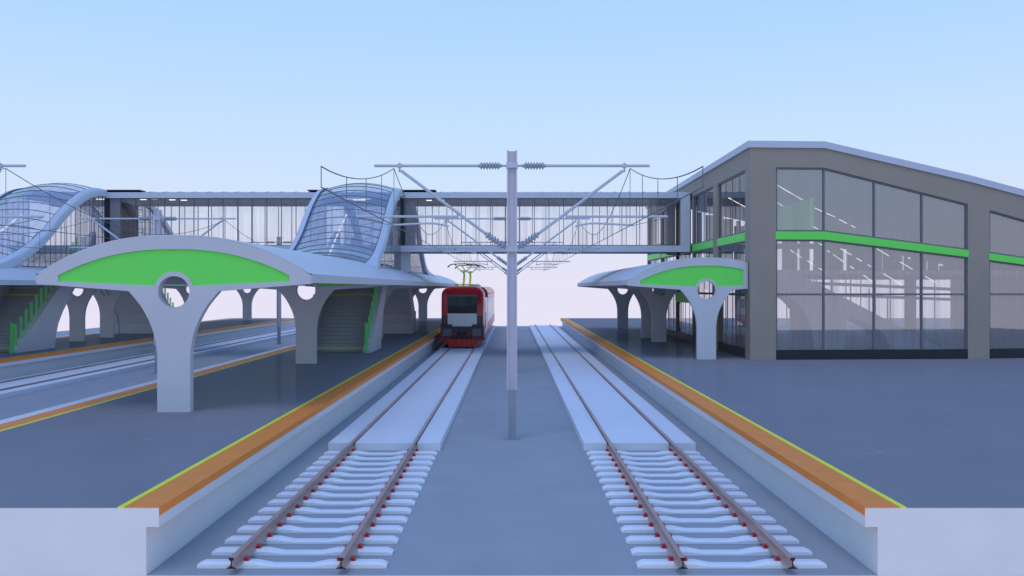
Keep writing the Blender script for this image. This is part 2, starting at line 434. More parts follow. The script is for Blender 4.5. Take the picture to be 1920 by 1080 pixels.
# ------------------------------------------------------------------ canopies
HW = 3.36
def arc(dx): return 5.27 - .96 * (abs(dx) / HW) ** 2.4
def garc(dx): return 4.955 - .645 * (abs(dx) / 2.84) ** 2.3
def lens_frame(t, y, xmax=HW):
    D = .22
    CZ, RH, RO = 3.91, .385, .49
    n = 40
    outer = []
    cut = xmax < HW
    xs = [-HW + (xmax + HW) * i / n for i in range(n + 1)]
    top = [(x, arc(x)) for x in xs]
    zb = lambda x: 3.92 + max(0, abs(x) - 1.1) / 2.26 * .18
    legR = [(1.11, 3.925), (.95, 3.74), (.80, 3.545), (.69, 3.36), (.60, 3.18), (.52, 2.98), (.455, 2.75), (.42, 2.5), (.405, 2.3), (.405, PZ + .001)]
    outer = top + ([(xmax, zb(xmax))] if True else []) + legR + [(-x, z) for x, z in legR[::-1]] + [(-HW, zb(HW))]
    hole = [(RH * math.cos(a), CZ + RH * math.sin(a)) for a in [2 * math.pi * k / 40 for k in range(40)]]
    gx = 2.84 if not cut else xmax - .19
    gb = lambda x: 4.035 + .125 * abs(x) / 2.84
    gxs = [-2.84 + (gx + 2.84) * i / n for i in range(n + 1)]
    a0 = math.asin((gb(.47) - CZ) / RO)
    ring = [(RO * math.cos(a), CZ + RO * math.sin(a)) for a in [math.pi - a0 - (math.pi - 2 * a0) * k / 24 for k in range(25)]]
    opening = [(x, garc(x)) for x in gxs] + [(gx, gb(gx))] + ring[::-1] + [(-2.84, gb(2.84))]
    to3 = lambda P, yy: [(x, yy, z) for x, z in P]
    b = MB(); b.prism(to3(outer, y), (0, D, 0), [to3(hole, y), to3(opening, y)])
    c = b.build('column', M['canopy'], t)
    b = MB(); b.prism(to3(opening, y + .045), (0, D - .09, 0))
    b.build('green_panel', M['green'], c)
def canopy(cx, y0, y1, cols, label, xmax=HW):
    t = thing('platform_canopy', label, 'canopy', (cx, 0, 0), 'platform canopies')
    for y in cols: lens_frame(t, y, xmax)
    b = MB(); n = 32
    xs = [-HW - .03 + (xmax + HW + (.06 if xmax == HW else .0)) * i / n for i in range(n + 1)]
    dip = lambda y: -.24 * math.exp(-((y - CY) / .42) ** 2)
    ys = [y0, y0 + (CY - y0) * .5] + [CY + d for d in (-1.6, -1.1, -.8, -.6, -.45, -.3, -.15, 0, .15, .3, .45, .6, .8, 1.1, 1.6)] + [CY + (y1 - CY) * .5, y1]
    rings = []
    for y in ys:
        up = [(x, y, arc(min(abs(x), HW)) + .035 + dip(y) * max(0, 1 - (abs(x) / HW) ** 6)) for x in xs]
        lo = [(x, y, arc(min(abs(x), HW)) + .004 + dip(y) * max(0, 1 - (abs(x) / HW) ** 6)) for x in xs]
        rings.append(up + lo[::-1])
    b.loft(rings); b.build('roof_shell', M['roofw'], t, smooth=True)
    for s in ((-1, 1) if xmax == HW else (-1,)):
        b = MB(); x0, x1 = s * (HW + .035), s * (HW - .05)
        pts = [(x0, y0, 4.125), (x0, y0, 4.345), (s * (HW - .01), y0, 4.36), (x1, y0, 4.3), (x1, y0, 4.125)]
        b.prism(pts, (0, y1 - y0, 0))
        b.build('eave_beam', M['canopy'], t)
    return t
canopy(P1, 21.475, 81.55, (21.46, 35.2, 49.3, 53.5, 67.7, 81.35), 'curved white canopy with green lens end on the near left island platform')
canopy(P2, 21.475, 82.35, (21.46, 35.2, 50.0, 53.7, 67.7, 82.15), 'curved white canopy over the farther left platform, at the left frame edge')
canopy(PR, 37.315, 65.7, (37.3, 49.3, 53.3, 65.5), 'shorter curved white canopy with green end, joined to the right station hall', 1.76)

# ------------------------------------------------------------------ footbridge
BY0, BY1 = 49.05, 53.75
XL, XR = -28.2, 9.98
br = thing('footbridge', 'long glazed white footbridge crossing all the tracks to the station hall', 'footbridge', (0, BY0, 0))
LY = BY1 - BY0
def bb(name, mat, boxes, parent=br):
    b = MB()
    for q in boxes: b.box(*q)
    return b.build(name, mat, parent)
bb('floor_beam', M['bwhite'], [(XL, XR, 0, .3, 6.03, 6.38)])
bb('floor_beam', M['bwhite'], [(XL, XR, LY - .3, LY, 6.1, 6.38)])
bb('deck', M['tgrey2'], [(XL, XR + 3, .301, LY - .301, 6.12, 6.34)])
bb('roof_beam', M['bwhite'], [(XL, XR, -.05, .3, 9.04, 9.36)])
bb('roof_beam', M['bwhite'], [(XL, XR, LY - .3, LY + .05, 9.04, 9.36)])
bb('end_frame', M['bwhite'], [(9.46, XR, -.052, .302, 6.025, 9.365)])
bb('end_frame', M['bwhite'], [(9.46, XR, LY - .302, LY + .052, 6.025, 9.365)])
bb('ceiling', M['ceil'], [(XL, XR, .301, LY - .301, 9.14, 9.2)])
b = MB(); n = 10
def rz(v, up=0): return 9.362 + up + .16 * math.sin(math.pi * v) ** .7
vs = [i / n for i in range(n + 1)]
rings = []
for x in (XL, XR + 3): rings.append([(x, v * LY, rz(v)) for v in vs] + [(x, v * LY, rz(v) - .03) for v in vs[::-1]])
b.loft(rings); roof = b.build('roof', M['rcap'], br, smooth=True)
b = MB(); x = XL + .4
while x < XR:
    b.tube([(x, v * LY, rz(v, .004)) for v in vs], .022, 6); x += .82
b.build('roof_ribs', M['steel'], roof)
def glazing(y, x0, x1, mm='steel'):
    b = MB(); b.face([(x0, y, 6.38), (x1, y, 6.38), (x1, y, 9.04), (x0, y, 9.04)])
    gl_ = b.build('glazing', M['g_bridge'], br)
    b = MB(); x = x1
    while x > x0 + .1:
        b.box(x - .017, x + .017, y - .03, y + .03, 6.42, 9.0); x -= .82
    b.box(x0, x1, y - .045, y + .045, 6.381, 6.42); b.box(x0, x1, y - .045, y + .045, 9.0, 9.039)
    b.build('mullions', M[mm], gl_)
glazing(.12, P2 + 2.9, P1 - 2.2); glazing(.12, P1 + 2.9, 9.46)
glazing(LY - .12, XL, 9.46, 'ceil')
for c in (P1, P2):
    bb('portal_wall', M['bdark'], [(c + 2.0, c + 2.3, .06, .28, 6.385, 9.035), (c + 2.0, c + 2.08, .3, LY - .3, 6.385, 9.035)])
    bb('portal_panel', M['bgrey'], [(c + 2.301, c + 2.88, .1, .24, 6.385, 9.035)])
    bb('pier', M['canopy'], [(c + 2.0, c + 2.5, .35, 1.0, 4.9, 6.11)])
    bb('roof_gutter', M['bdark'], [(c + 1.6, c + 4.0, .1, .9, 9.47, 9.525), (c - 3.2, c - 1.9, .1, .9, 9.47, 9.525)])
for x in [P1 + 3.3, P1 + 4.0, P2 + 3.4, P2 + 4.2, P2 + 5.0, P2 + 5.6]:
    bb('ceiling_lamp', M['lamp'], [(x, x + .32, 1.0 + (x * 7 % 1), 1.14 + (x * 7 % 1), 9.10, 9.139)])

for x, y in ((P1 - 1.3, .9), (P1 - .5, .9), (P1 - .9, 1.6), (P1 + 1.2, 1.2), (P2 + 1.0, 1.2), (P2 - .4, .9)):  # lamp boxes added to stand for reflected glints at the stair roof tops
    bb('ceiling_lamp', M['lamp'], [(x, x + .7, y, y + .16, 9.08, 9.139)])
# ------------------------------------------------------------------ stair enclosures
PROF = catmull([(49.02, 9.47), (48.1, 9.42), (46.8, 9.12), (45.3, 8.42), (44.05, 7.64), (42.76, 6.72), (41.5, 6.02), (40.4, 5.56), (39.3, 5.23), (38.2, 5.02), (37.2, 4.9)], 5)
def prof_n(i):
    a = PROF[max(i - 1, 0)]; c = PROF[min(i + 1, len(PROF) - 1)]
    ty, tz = c[0] - a[0], c[1] - a[1]; l = math.hypot(ty, tz)
    return (tz / l, -ty / l) if (-ty) > 0 else (-tz / l, ty / l)     # up / towards the camera
def enclosure(cx, far, label):
    my = (lambda y: 2 * CY - .2 - y) if far else (lambda y: y)
    t = thing('stair_enclosure', label, 'glass stair roof', (cx, 0, 0), 'curved glass stair roofs')
    W = 1.9; n = 16
    # glass barrel
    rows = []
    for i, (y, z) in enumerate(PROF):
        ny, nz = prof_n(i); row = []
        for k in range(n + 1):
            u = -1 + 2 * k / n; h = .34 * (1 - u * u)
            row.append((u * W, my(y + ny * h * .75), z + abs(nz) * h))
        rows.append(row)
    b = MB(); b.grid(rows); sh = b.build('glass_shell', M['g_shell'], t, smooth=True)
    b = MB()
    L = [0]
    for p, q in zip(PROF, PROF[1:]): L.append(L[-1] + math.hypot(q[0] - p[0], q[1] - p[1]))
    nr = 17
    for r in range(1, nr):
        s = L[-1] * r / nr
        i = max(j for j in range(len(L)) if L[j] <= s); i = min(i, len(rows) - 2)
        f = (s - L[i]) / (L[i + 1] - L[i])
        b.tube([tuple(Vector(rows[i][k]).lerp(Vector(rows[i + 1][k]), f)) for k in range(n + 1)], .023, 6)
    for k in range(2, n, 2):
        b.tube([tuple(Vector(r_[k])) for r_ in rows[::2]], .004, 4)
    b.build('glazing_ribs', M['steel'], sh)
    for s in (-1, 1):      # frame bands
        rings = []
        for i, (y, z) in enumerate(PROF):
            ny, nz = prof_n(i)
            q = [(s * W, .06), (s * (W + .02), .09), (s * (W + .26), .03), (s * (W + .32), -.05), (s * (W + .32), -.36), (s * W, -.36)]
            # widen towards the foot
            k = max(0, min(1, (41.2 - y) / 3.5)); k = k * k
            rings.append([(px + (s * .35 * k if abs(px) > W + .1 else 0), my(y + ny * d), z + nz * d) for px, d in q])
        b = MB(); b.loft(rings); b.build('frame_band', M['bwhite'], t, smooth=True)
        b = MB(); b.tube([(s * (W - .005), my(y + prof_n(i)[0] * .05), z + prof_n(i)[1] * .05) for i, (y, z) in enumerate(PROF)], .035, 6)
        b.build('rubber_seal', M['steel'], t)
        low = []
        for i, (y, z) in enumerate(PROF):
            ny, nz = prof_n(i); low.append((y - ny * .33, z - nz * .33))
        low = [p for p in low if p[1] > 5.5 and p[0] < 49.0]
        zc = arc(W + .17) + .03
        X = s * (W + .17)
        poly = low + [(low[-1][0] - .25, low[-1][1] - .25), (low[-1][0] - .4, zc), (49.0, zc)]
        b = MB(); b.sheet([(X, my(y), z) for y, z in poly])
        sg = b.build('side_glazing', M['g_side'], t)
        def topz(y):
            for p, q in zip(low[::-1], low[::-1][1:]):
                if min(p[0], q[0]) <= y <= max(p[0], q[0]) and abs(q[0] - p[0]) > 1e-6: return p[1] + (q[1] - p[1]) * (y - p[0]) / (q[0] - p[0])
            return low[0][1] if y > low[0][0] else low[-1][1]
        b = MB(); y = low[-1][0] + .1
        while y < 48.9:
            b.box(X - .012, X + .012, my(y) - .009, my(y) + .009, zc, topz(y) + .02); y += .5
        ya, yb = sorted((my(low[-1][0] - .4), my(49.0)))
        b.box(X - .03, X + .03, ya, yb, zc - .02, zc + .035)
        b.build('mullions', M['steel'], sg)
    for k in range(9):
        f = k / 8; b = MB(); y = 40.2 + 4.2 * f; z = 5.35 + 2.2 * f
        b.hexa([(-.22, my(y), z), (-.14, my(y), z), (-.14, my(y + .3), z + .17), (-.22, my(y + .3), z + .17)],
               [(-.22, my(y), z + .04), (-.14, my(y), z + .04), (-.14, my(y + .3), z + .21), (-.22, my(y + .3), z + .21)])
        b.build('lamp', M['lamp'], t)
    return t
enclosure(P1, False, 'curved glass stair roof sweeping down from the footbridge to the near left canopy')
enclosure(P2, False, 'curved glass stair roof at the left frame edge, above the farther platform')
enclosure(P1, True, 'stair roof behind the footbridge, its slanted glass side showing above the near canopy')
enclosure(P2, True, 'stair roof behind the footbridge on the farther left platform')

# ------------------------------------------------------------------ stairs
def staircase(cx, far, label):
    my = (lambda y: 2 * CY - .2 - y) if far else (lambda y: y)
    t = thing('staircase', label, 'staircase', (cx, 0, 0), 'stairs from the platforms to the footbridge')
    ns = 30; y0, z0 = 42.0, PZ; run, rise = 7.0 / ns, 5.43 / ns
    pts = [(y0, z0 + .002)]
    for k in range(ns): pts += [(y0 + run * k, z0 + rise * (k + 1)), (y0 + run * (k + 1), z0 + rise * (k + 1))]
    pts += [(y0 + 7.0, z0 + 5.43 - .3), (y0 + .6, z0 + .002)]
    b = MB(); b.prism([(-1.28, my(y), z) for y, z in pts], (2.56, 0, 0)); st = b.build('steps', M['stair'], t)
    for k in (0, 14, 16):
        b = MB(); y = y0 + run * k; z = z0 + rise * (k + 1)
        ya, yb = sorted((my(y - .012), my(y + .06)))
        b.box(-1.27, 1.27, ya, yb, z - .03, z + .006); b.build('nosing', M['yellow'], st)
    for s in (-1, 1):
        front = [(41.05, PZ + .002), (41.05, PZ + .08), (44.67, 3.85), (48.9, 7.15)]
        back = [(48.9, 6.03), (47.6, 4.75), (46.6, 4.05), (45.9, 3.4), (45.3, 2.8), (44.85, 2.2), (44.6, 1.6), (44.5, PZ + .002)]
        x0 = 1.3 if s > 0 else -1.65
        b = MB(); b.prism([(x0, my(y), z) for y, z in front + back], (.35, 0, 0)); b.build('stringer', M['canopy'], t)
        b = MB(); rl = None
        X = s * 1.46
        # first tall post then stepped panes
        b.box(X - .05, X + .05, *sorted((my(40.93), my(41.04))), PZ + .002, PZ + 1.42)
        pb = MB()
        for k in range(14):
            ya = 41.2 + .45 * k; zs = PZ + .08 + (ya + .2 - 41.05) * .766
            pa, pc = sorted((my(ya), my(ya + .34)))
            pb.box(X - .012, X + .012, pa, (pa + pc) / 2 + .04, zs - .05, zs + 1.0)
            qa, qc = sorted((my(ya + .34), my(ya + .39)))
            b.box(X - .014, X + .014, pa - .016, pa - .001, zs - .05, zs + 1.01); b.box(X - .014, X + .014, (pa + pc) / 2 + .041, (pa + pc) / 2 + .056, zs - .05, zs + 1.01)
        rl = b.build('railing', M['greend'], t)
        pb.build('railing_glass', M['g_green'], rl)
        if far:
            b = MB(); b.box(X - .04, X + .12, *sorted((my(45.2), my(45.9))), 3.75, 4.3); b.build('railing_cap', M['caporange'], rl)
    sof = [(48.85, 5.86), (44.9, 2.78), (43.2, 1.45), (43.2, PZ + .002), (44.46, PZ + .002), (44.56, 1.62), (44.81, 2.22), (45.26, 2.82), (45.86, 3.42), (46.57, 4.08), (47.57, 4.78), (48.85, 5.8)]
    b = MB(); b.prism([(-1.299, my(y), z - (.03 if i < 3 else 0)) for i, (y, z) in enumerate(sof)], (2.598, 0, 0)); b.build('soffit', M['canopy'], t)
    return t
staircase(P1, False, 'dark stairs with green railing climbing from the near left platform behind the second column')
staircase(P2, False, 'dark stairs with stepped green glass railing at the left frame edge')
staircase(P1, True, 'far stairs of the near platform, seen as a grey wall left of the train')
staircase(P2, True, 'far stairs of the farther left platform, a grey wall behind the first column')

# ------------------------------------------------------------------ station hall
FP = [(10.09, 37.04), (19.7, 37.6), (22.4, 38.1), (34, 40.4)]
def Yf(x):
    for (a, ya), (c, yc) in zip(FP, FP[1:]):
        if x <= c: return ya + (yc - ya) * (x - a) / (c - a)
    return FP[-1][1]
def sl_(x, z0, k): return z0 - max(0, x - 13.3) * k
ztop = lambda x: sl_(x, 10.23, .2187)
zcap = lambda x: sl_(x, 9.94, .2187)
zwin = lambda x: sl_(x, 9.12, .239)
zg1 = lambda x: sl_(x, 6.40, .1225)
zg0 = lambda x: sl_(x, 6.06, .116)
hall = thing('station_hall', 'grey two-storey station hall with sloping roof, large windows and green band', 'station building', (0, 0, 0))
XE = 33.0; HYB = 65.25
def strip(b, xa, xb, lo, hi, off0, off1):
    xs = sorted(set([xa, xb] + [x for x in (13.3, 19.7, 22.4) if xa < x < xb]))
    rings = [[(x, Yf(x) + off0, lo(x)), (x, Yf(x) + off1, lo(x)), (x, Yf(x) + off1, hi(x)), (x, Yf(x) + off0, hi(x))] for x in xs]
    b.loft(rings)
c0 = lambda z: (lambda x: z)
BAYS = [([11.2, 13.3, 15.5, 17.6, 19.6]), ([20.62, 22.6, 24.7, 26.8, 28.6]), ([29.6, 31.4, 32.9])]
b = MB()
xs_p = [(10.09, 11.2), (19.6, 20.62), (28.6, 29.6)]
for xa, xb in xs_p: strip(b, xa, xb, c0(PZ + .002), zwin, 0, .35)
strip(b, 10.09, XE, zwin, zcap, 0, .352)
b.build('front_wall', M['wall'], hall)
LB = [(37.87, 43.0), (43.9, 48.95), (53.9, 59.1), (59.5, 65.0)]
b = MB()
for ya, yb in [(37.4, 37.87), (43.0, 43.9), (48.95, 49.0), (53.8, 53.9), (59.1, 59.5), (65.0, 65.25)]:
    b.box(10.094, 10.4, ya, yb, PZ + .002, 9.12)
b.box(10.094, 10.4, 37.4, HYB, 9.1205, 9.94)
b.build('side_wall', M['wall'], hall)
b = MB()
b.loft([[(x, Yf(max(x, 10.09)) - .08, zcap(x) + .004), (x, HYB + .2, zcap(x) + .004), (x, HYB + .2, ztop(x)), (x, Yf(max(x, 10.09)) - .08, ztop(x))] for x in (9.98, 10.09, 13.3, 19.7, 22.4, XE)])
b.build('roof', M['rcap'], hall)
for bay in BAYS:
    xa, xb = bay[0], bay[-1]
    b = MB()
    for lo, hi in ((c0(1.37), zg0), (zg1, zwin)):
        xs = sorted(set([xa, xb] + [x for x in (13.3, 19.7, 22.4) if xa < x < xb]))
        b.grid([[(x, Yf(x) + .12, lo(x)) for x in xs], [(x, Yf(x) + .12, hi(x)) for x in xs]])
    w = b.build('window', M['g_hall'], hall)
    b = MB()
    th = .035
    for x in bay:
        e = th if x in (xa, xb) else th
        xx0, xx1 = (x, x + 2 * th) if x == xa else ((x - 2 * th, x) if x == xb else (x - th, x + th))
        strip(b, xx0, xx1, c0(1.36), lambda q: zg0(q) - .07, .06, .18)
        strip(b, xx0, xx1, lambda q: zg1(q) + .07, lambda q: zwin(q) - .07, .06, .18)
    strip(b, xa, xb, lambda q: zwin(q) - .07, zwin, .055, .185)
    strip(b, xa, xb, lambda q: zg0(q) - .07, zg0, .055, .185)
    strip(b, xa, xb, zg1, lambda q: zg1(q) + .07, .055, .185)
    strip(b, xa + .07, xb - .07, c0(3.69), c0(3.77), .065, .175)
    b.build('window_frame', M['frameg'], w)
    b = MB(); strip(b, xa - .03 if xa > 12 else xa - .02, xb + .02, zg0, zg1, -.02, .2); b.build('green_band', M['green'], hall)
    b = MB(); strip(b, xa, xb, c0(PZ + .002), c0(1.36), .02, .25); b.build('plinth', M['plinth'], hall)
for ya, yb in LB + [(49.0, 53.8)]:
    door = ya == 49.0
    X = 10.2
    b = MB()
    zt = 9.12 if not door else 6.0
    if not door: b.face([(X, ya, 6.41), (X, yb, 6.41), (X, yb, 9.12), (X, ya, 9.12)])
    b.face([(X, ya, 1.37), (X, yb, 1.37), (X, yb, 6.05 if not door else 6.0), (X, ya, 6.05 if not door else 6.0)])
    w = b.build('window', M['g_hallside'], hall)
    b = MB(); n = 4
    for k in range(n + 1):
        y = ya + (yb - ya) * k / n; y = min(max(y, ya + .03), yb - .03)
        b.box(X - .014, X + .014, y - .02, y + .02, 1.36, 5.97)
        if not door: b.box(X - .014, X + .014, y - .02, y + .02, 6.48, 9.05)
    b.box(X - .055, X + .055, ya, yb, 5.97, 6.05 if not door else 5.999)
    if not door:
        b.box(X - .055, X + .055, ya, yb, 6.41, 6.48); b.box(X - .055, X + .055, ya, yb, 9.05, 9.119)
    b.box(X - .052, X + .052, ya + .06, yb - .06, 3.66, 3.77)
    b.build('window_frame', M['frameg'], w)
    if not door:
        b = MB(); b.box(X - .12, X + .1, ya, yb, 6.051, 6.409); b.build('green_band', M['green'], hall)
    b = MB(); b.box(X - .07, X + .1, ya, yb, PZ + .002, 1.359); b.build('plinth', M['plinth'], hall)
b = MB(); b.prism([(10.0, 49.25, 3.15), (10.04, 49.25, 3.15), (10.04, 49.25, 3.76), (9.96, 49.25, 3.76)], (0, 4.2, 0)); b.build('door_panel', M['g_screen'], hall)
# interior
b = MB(); b.box(10.45, XE, 37.45 + 3.4, HYB, PZ + .001, PZ + .02); b.build('hall_floor', M['intw'], hall)
b = MB(); b.box(XE - .3, XE, Yf(XE), HYB, PZ, 6.0); b.build('end_wall', M['wall'], hall)
b = MB(); b.loft([[(x, Yf(x) + .36, zcap(x) - .12), (x, HYB - .35, zcap(x) - .12), (x, HYB - .35, zcap(x) - .02), (x, Yf(x) + .36, zcap(x) - .02)] for x in (10.45, 13.3, 19.7, 22.4, XE - .31)]); b.build('hall_ceiling', M['intc'], hall)
b = MB(); x = 10.5
rnd = random.Random(3)
while x < XE - .5:
    w = rnd.choice([.2, .3, .5, .7]); b.box(x, x + w, HYB - .3, HYB - .1, 4.9, zcap(x + w) - .13); x += w + rnd.choice([.2, .3, .5, .6])
x = 10.5
while x < XE - .5:
    b.box(x, x + .06, HYB - .25, HYB - .15, PZ + .021, 4.62); x += 1.1
b.box(10.5, XE - .4, HYB - .32, HYB - .08, 6.9, 7.3); b.box(10.5, XE - .4, HYB - .33, HYB - .07, 4.62, 4.9)
b.build('rear_wall', M['intw'], hall)
b = MB(); b.prism([(13.0, 44.6, 4.62), (31.5, 44.6, 4.62), (31.5, 44.6, 4.9), (13.0, 44.6, 4.9)], (0, 14, 0)); b.build('gallery_floor', M['intw'], hall)
b = MB(); b.box(13.0, 31.5, 44.5, 44.598, 4.72, 4.86); b.build('gallery_edge', M['warmlit'], hall)
b = MB(); x = 14.0
r2 = random.Random(11)
while x < 31:
    w = r2.choice([.12, .2, .35, .6, .9]); b.box(x, x + w, 55, 55.2, 4.901, min(7.9, zcap(x + w) - .2)); x += w + r2.choice([.15, .25, .4, .7])
b.box(13.8, 31.4, 55.201, 55.3, 6.5, 6.8)
b.build('gallery_wall', M['intw'], hall)
b = MB()
for xa, za, zb_ in ((16.0, 4.35, 3.75), (17.5, 3.7, 3.2)):
    b.hexa([(xa, 47, za - .16), (xa, 47.3, za - .16), (xa, 47.3, za), (xa, 47, za)], [(31, 50, zb_ - .16), (31, 50.3, zb_ - .16), (31, 50.3, zb_), (31, 50, zb_)])
for xa in (12.2, 15.2, 21.5):
    b.box(xa, xa + .45, 47.5, 47.9, PZ + .02, 4.62)
b.build('hall_column', M['intw'], hall)
# stair inside the hall, running across the front
st = thing('hall_staircase', 'pale arched staircase with green railing posts inside the station hall window', 'staircase', (0, 41.6, 0))
zs = lambda x: 4.9 - (x - 13.2) * .52
for y in (0, 1.9):
    arch = [(13.0 + 1.9 + 1.9 * -math.cos(math.pi * .5 * k / 12) + .0, PZ + .03 + 2.55 * math.sin(math.pi * .5 * k / 12)) for k in range(13)]
    ex = 13.2 + (4.9 - PZ - .03) / .52
    outer = [(11.2, 4.75), (13.2, 4.9), (ex, PZ + .022), (ex - 1.2, PZ + .022)]
    a1 = [(18.0 - 2.1 * (1 - math.cos(math.pi * .5 * k / 12)), PZ + .022 + 1.55 * math.sin(math.pi * .5 * k / 12)) for k in range(13)]
    outer += a1 + [(15.8, PZ + .022), (14.6, PZ + .022)]
    a2 = [(14.4 - 1.8 * (1 - math.cos(math.pi * .5 * k / 12)), PZ + .022 + 2.75 * math.sin(math.pi * .5 * k / 12)) for k in range(13)]
    outer += a2 + [(12.4, PZ + .022), (11.2, PZ + .022)]
    b = MB(); b.prism([(x, y, z) for x, z in outer], (0, .2, 0)); b.build('stringer', M['intw'], st)
b = MB()
for k in range(22):
    x = 13.2 + (ex - 13.2) * k / 22; w = (ex - 13.2) / 22
    b.box(x, x + w, .21, 1.89, zs(x + w) - .22, zs(x + w))
b.build('steps', M['intc'], st)
for k in range(9):
    x = 13.5 + .88 * k
    b = MB(); b.box(x - .025, x + .025, .06, .12, zs(x) - .02, zs(x) + 1.05); b.build('railing_post', M['greend'], st)
# green glass screen high inside
b = MB(); b.hexa([(12.12, 40.0, 6.5), (13.03, 38.3, 6.43), (13.06, 38.33, 6.43), (12.15, 40.03, 6.5)], [(12.12, 40.0, 7.68), (13.03, 38.3, 7.9), (13.06, 38.33, 7.9), (12.15, 40.03, 7.68)])
sc_ = b.build('glass_screen', M['g_screen'], None); tag(sc_, 'green glass screen high behind the leftmost upper window of the hall', 'screen')
b = MB(); b.box(13.031, 13.19, 38.26, 38.34, 6.43, 7.94); b.build('edge_post', M['green'], sc_)
# linear lamps seen through the windows: one object each, running diagonally under roof and gallery
def at(px, py, Y): return ((px - 960) / 1640 * Y, Y, 4 + (540 - py) / 1640 * Y)
rows = [('lit lamp row at the green screen, highest in the leftmost upper hall window', 43.0, [(1457, 347, 1505, 375), (1528, 390, 1543, 397), (1550, 400, 1566, 407), (1573, 411, 1588, 419), (1596, 423, 1604, 427)]),
        ('short lit lamp row just under the green screen in the leftmost upper hall window', 42.6, [(1457, 380, 1469, 387), (1520, 422, 1534, 430)]),
        ('lit lamp row slanting through the leftmost lower hall window', 43.2, [(1482, 469, 1503, 483), (1514, 489, 1528, 498), (1535, 503, 1543, 507)]),
        ('lit lamp row crossing from the first to the second lower hall window', 43.6, [(1536, 457, 1543, 460), (1551, 470, 1556, 473), (1562, 477, 1582, 491), (1594, 499, 1601, 504)]),
        ('lit lamp row in the second lower hall window, right of the other row', 43.8, [(1576, 466, 1596, 478), (1606, 484, 1616, 490), (1627, 496, 1633, 500)]),
        ('lit lamp row high in the third lower hall window', 43.4, [(1644, 466, 1667, 480), (1688, 491, 1711, 505)]),
        ('single lit lamp under the green band of the third lower hall window', 43.9, [(1711, 455, 1723, 462)]),
        ('lit lamp below the gallery edge in the second lower hall window', 43.1, [(1619, 516, 1640, 531)]),
        ('lit lamp below the gallery edge in the third lower hall window', 43.1, [(1656, 513, 1692, 534)]),
        ('lit lamp below the gallery edge in the fourth lower hall window', 43.1, [(1735, 518, 1760, 533)]),
        ('lit lamp row in the side window left of the corner pillar', 41.0, [(1366, 371, 1397, 388)])]
for lab, Y, segs in rows:
    p0 = Vector(at(segs[0][0], segs[0][1], Y))
    o = thing('lamp_row', lab, 'lamp', tuple(p0), 'lit lamps inside the station hall')
    for xa, ya, xb, yb in segs:
        pa, pb_ = Vector(at(xa, ya, Y)) - p0, Vector(at(xb, yb, Y)) - p0
        b = MB(); b.bar(tuple(pa), tuple(pb_), .019, 6); tb = b.build('lamp_tube', M['lamp'], o)
        u = Vector((0, .03, .0)); b = MB(); b.bar(tuple(pa + u), tuple(pb_ + u), .014, 6); b.build('housing', M['intc'], tb)

# ------------------------------------------------------------------ train
TX, TY = -3.16, 55.5
tr = thing('train', 'red and white electric train with yellow pantographs standing on the left track', 'train', (TX, TY, 0))
def sect(hw, z0, zt, rt, n=6):
    """closed outline of a car body, flat bottom, rounded roof corners"""
    P = [(-hw, z0)]
    P += [(-hw, z0 + .01), (-hw, z0 + (zt - z0) * .4)]
    for k in range(n + 1):
        a = math.pi - math.pi / 2 * k / n; P.append((-hw + rt + rt * math.cos(a), zt - rt * .8 + rt * .8 * math.sin(a)))
    for k in range(n + 1):
        a = math.pi / 2 - math.pi / 2 * k / n; P.append((hw - rt + rt * math.cos(a), zt - rt * .8 + rt * .8 * math.sin(a)))
    P += [(hw, z0 + (zt - z0) * .4), (hw, z0 + .01), (hw, z0)]
    return P
lean = lambda z: max(0, z - 2.0) * .16
def body(rings): 
    b = MB(); b.loft(rings); return b
def ring(y, hw, z0, zt, rt, l=1.0): return [(x, y + lean(z) * l, z) for x, z in sect(hw, z0, zt, rt)]
cab = body([ring(0, 1.24, 1.55, 3.98, .62), ring(.1, 1.31, 1.55, 4.07, .66, .95), ring(.45, 1.36, 1.55, 4.11, .68, .7), ring(1.0, 1.38, 1.55, 4.12, .7, .2), ring(1.9, 1.38, 1.55, 4.12, .7, 0)]).build('cab', M['tred'], tr, smooth=True)
def fpanel(name, mat, x0, x1, z0, z1, y=-.012, parent=cab, d=.03, tx=0):
    b = MB()
    q = [(x0, y + lean(z0), z0), (x1, y + lean(z0), z0), (x1 + tx, y + lean(z1), z1), (x0 - tx, y + lean(z1), z1)]
    b.hexa(q, [(x, yy + d, z) for x, yy, z in q]); return b.build(name, mat, parent)
fpanel('front_panel', M['twhite'], -.93, .93, 1.57, 2.38)
ws = fpanel('windscreen', M['twin'], -.93, .93, 2.40, 3.60, tx=.05)
fpanel('dashboard', M['tblack'], -.9, .9, 2.41, 2.84, y=-.018, parent=ws)
for s in (-1, 1):
    b = MB(); b.tube([(s * .1, -.03 + lean(2.45), 2.45), (s * .42, -.035 + lean(2.9), 2.95), (s * .3, -.035 + lean(3.3), 3.3)], .014, 5); b.build('wiper', M['tblack'], ws)
    b = MB(); b.box(s * .62 - .14, s * .62 + .14, .35, .5, 2.9, 3.45); b.build('cab_seat', M['tgrey2'], ws)
fpanel('screen_strip', M['tgrey2'], -.94, .94, 3.46, 3.56, y=-.016, parent=ws)
for s in (-1, 1):
    hb = fpanel('light_housing', M['tgrey'], min(s * .95, s * 1.27), max(s * .95, s * 1.27), 1.72, 2.22, y=-.02, d=.2)
    b = MB()
    for z in (1.85, 2.07): b.bar((s * 1.1, -.035, z), (s * 1.1, -.015, z), .075, 14)
    b.build('headlight', M['tgrey2'], hb)
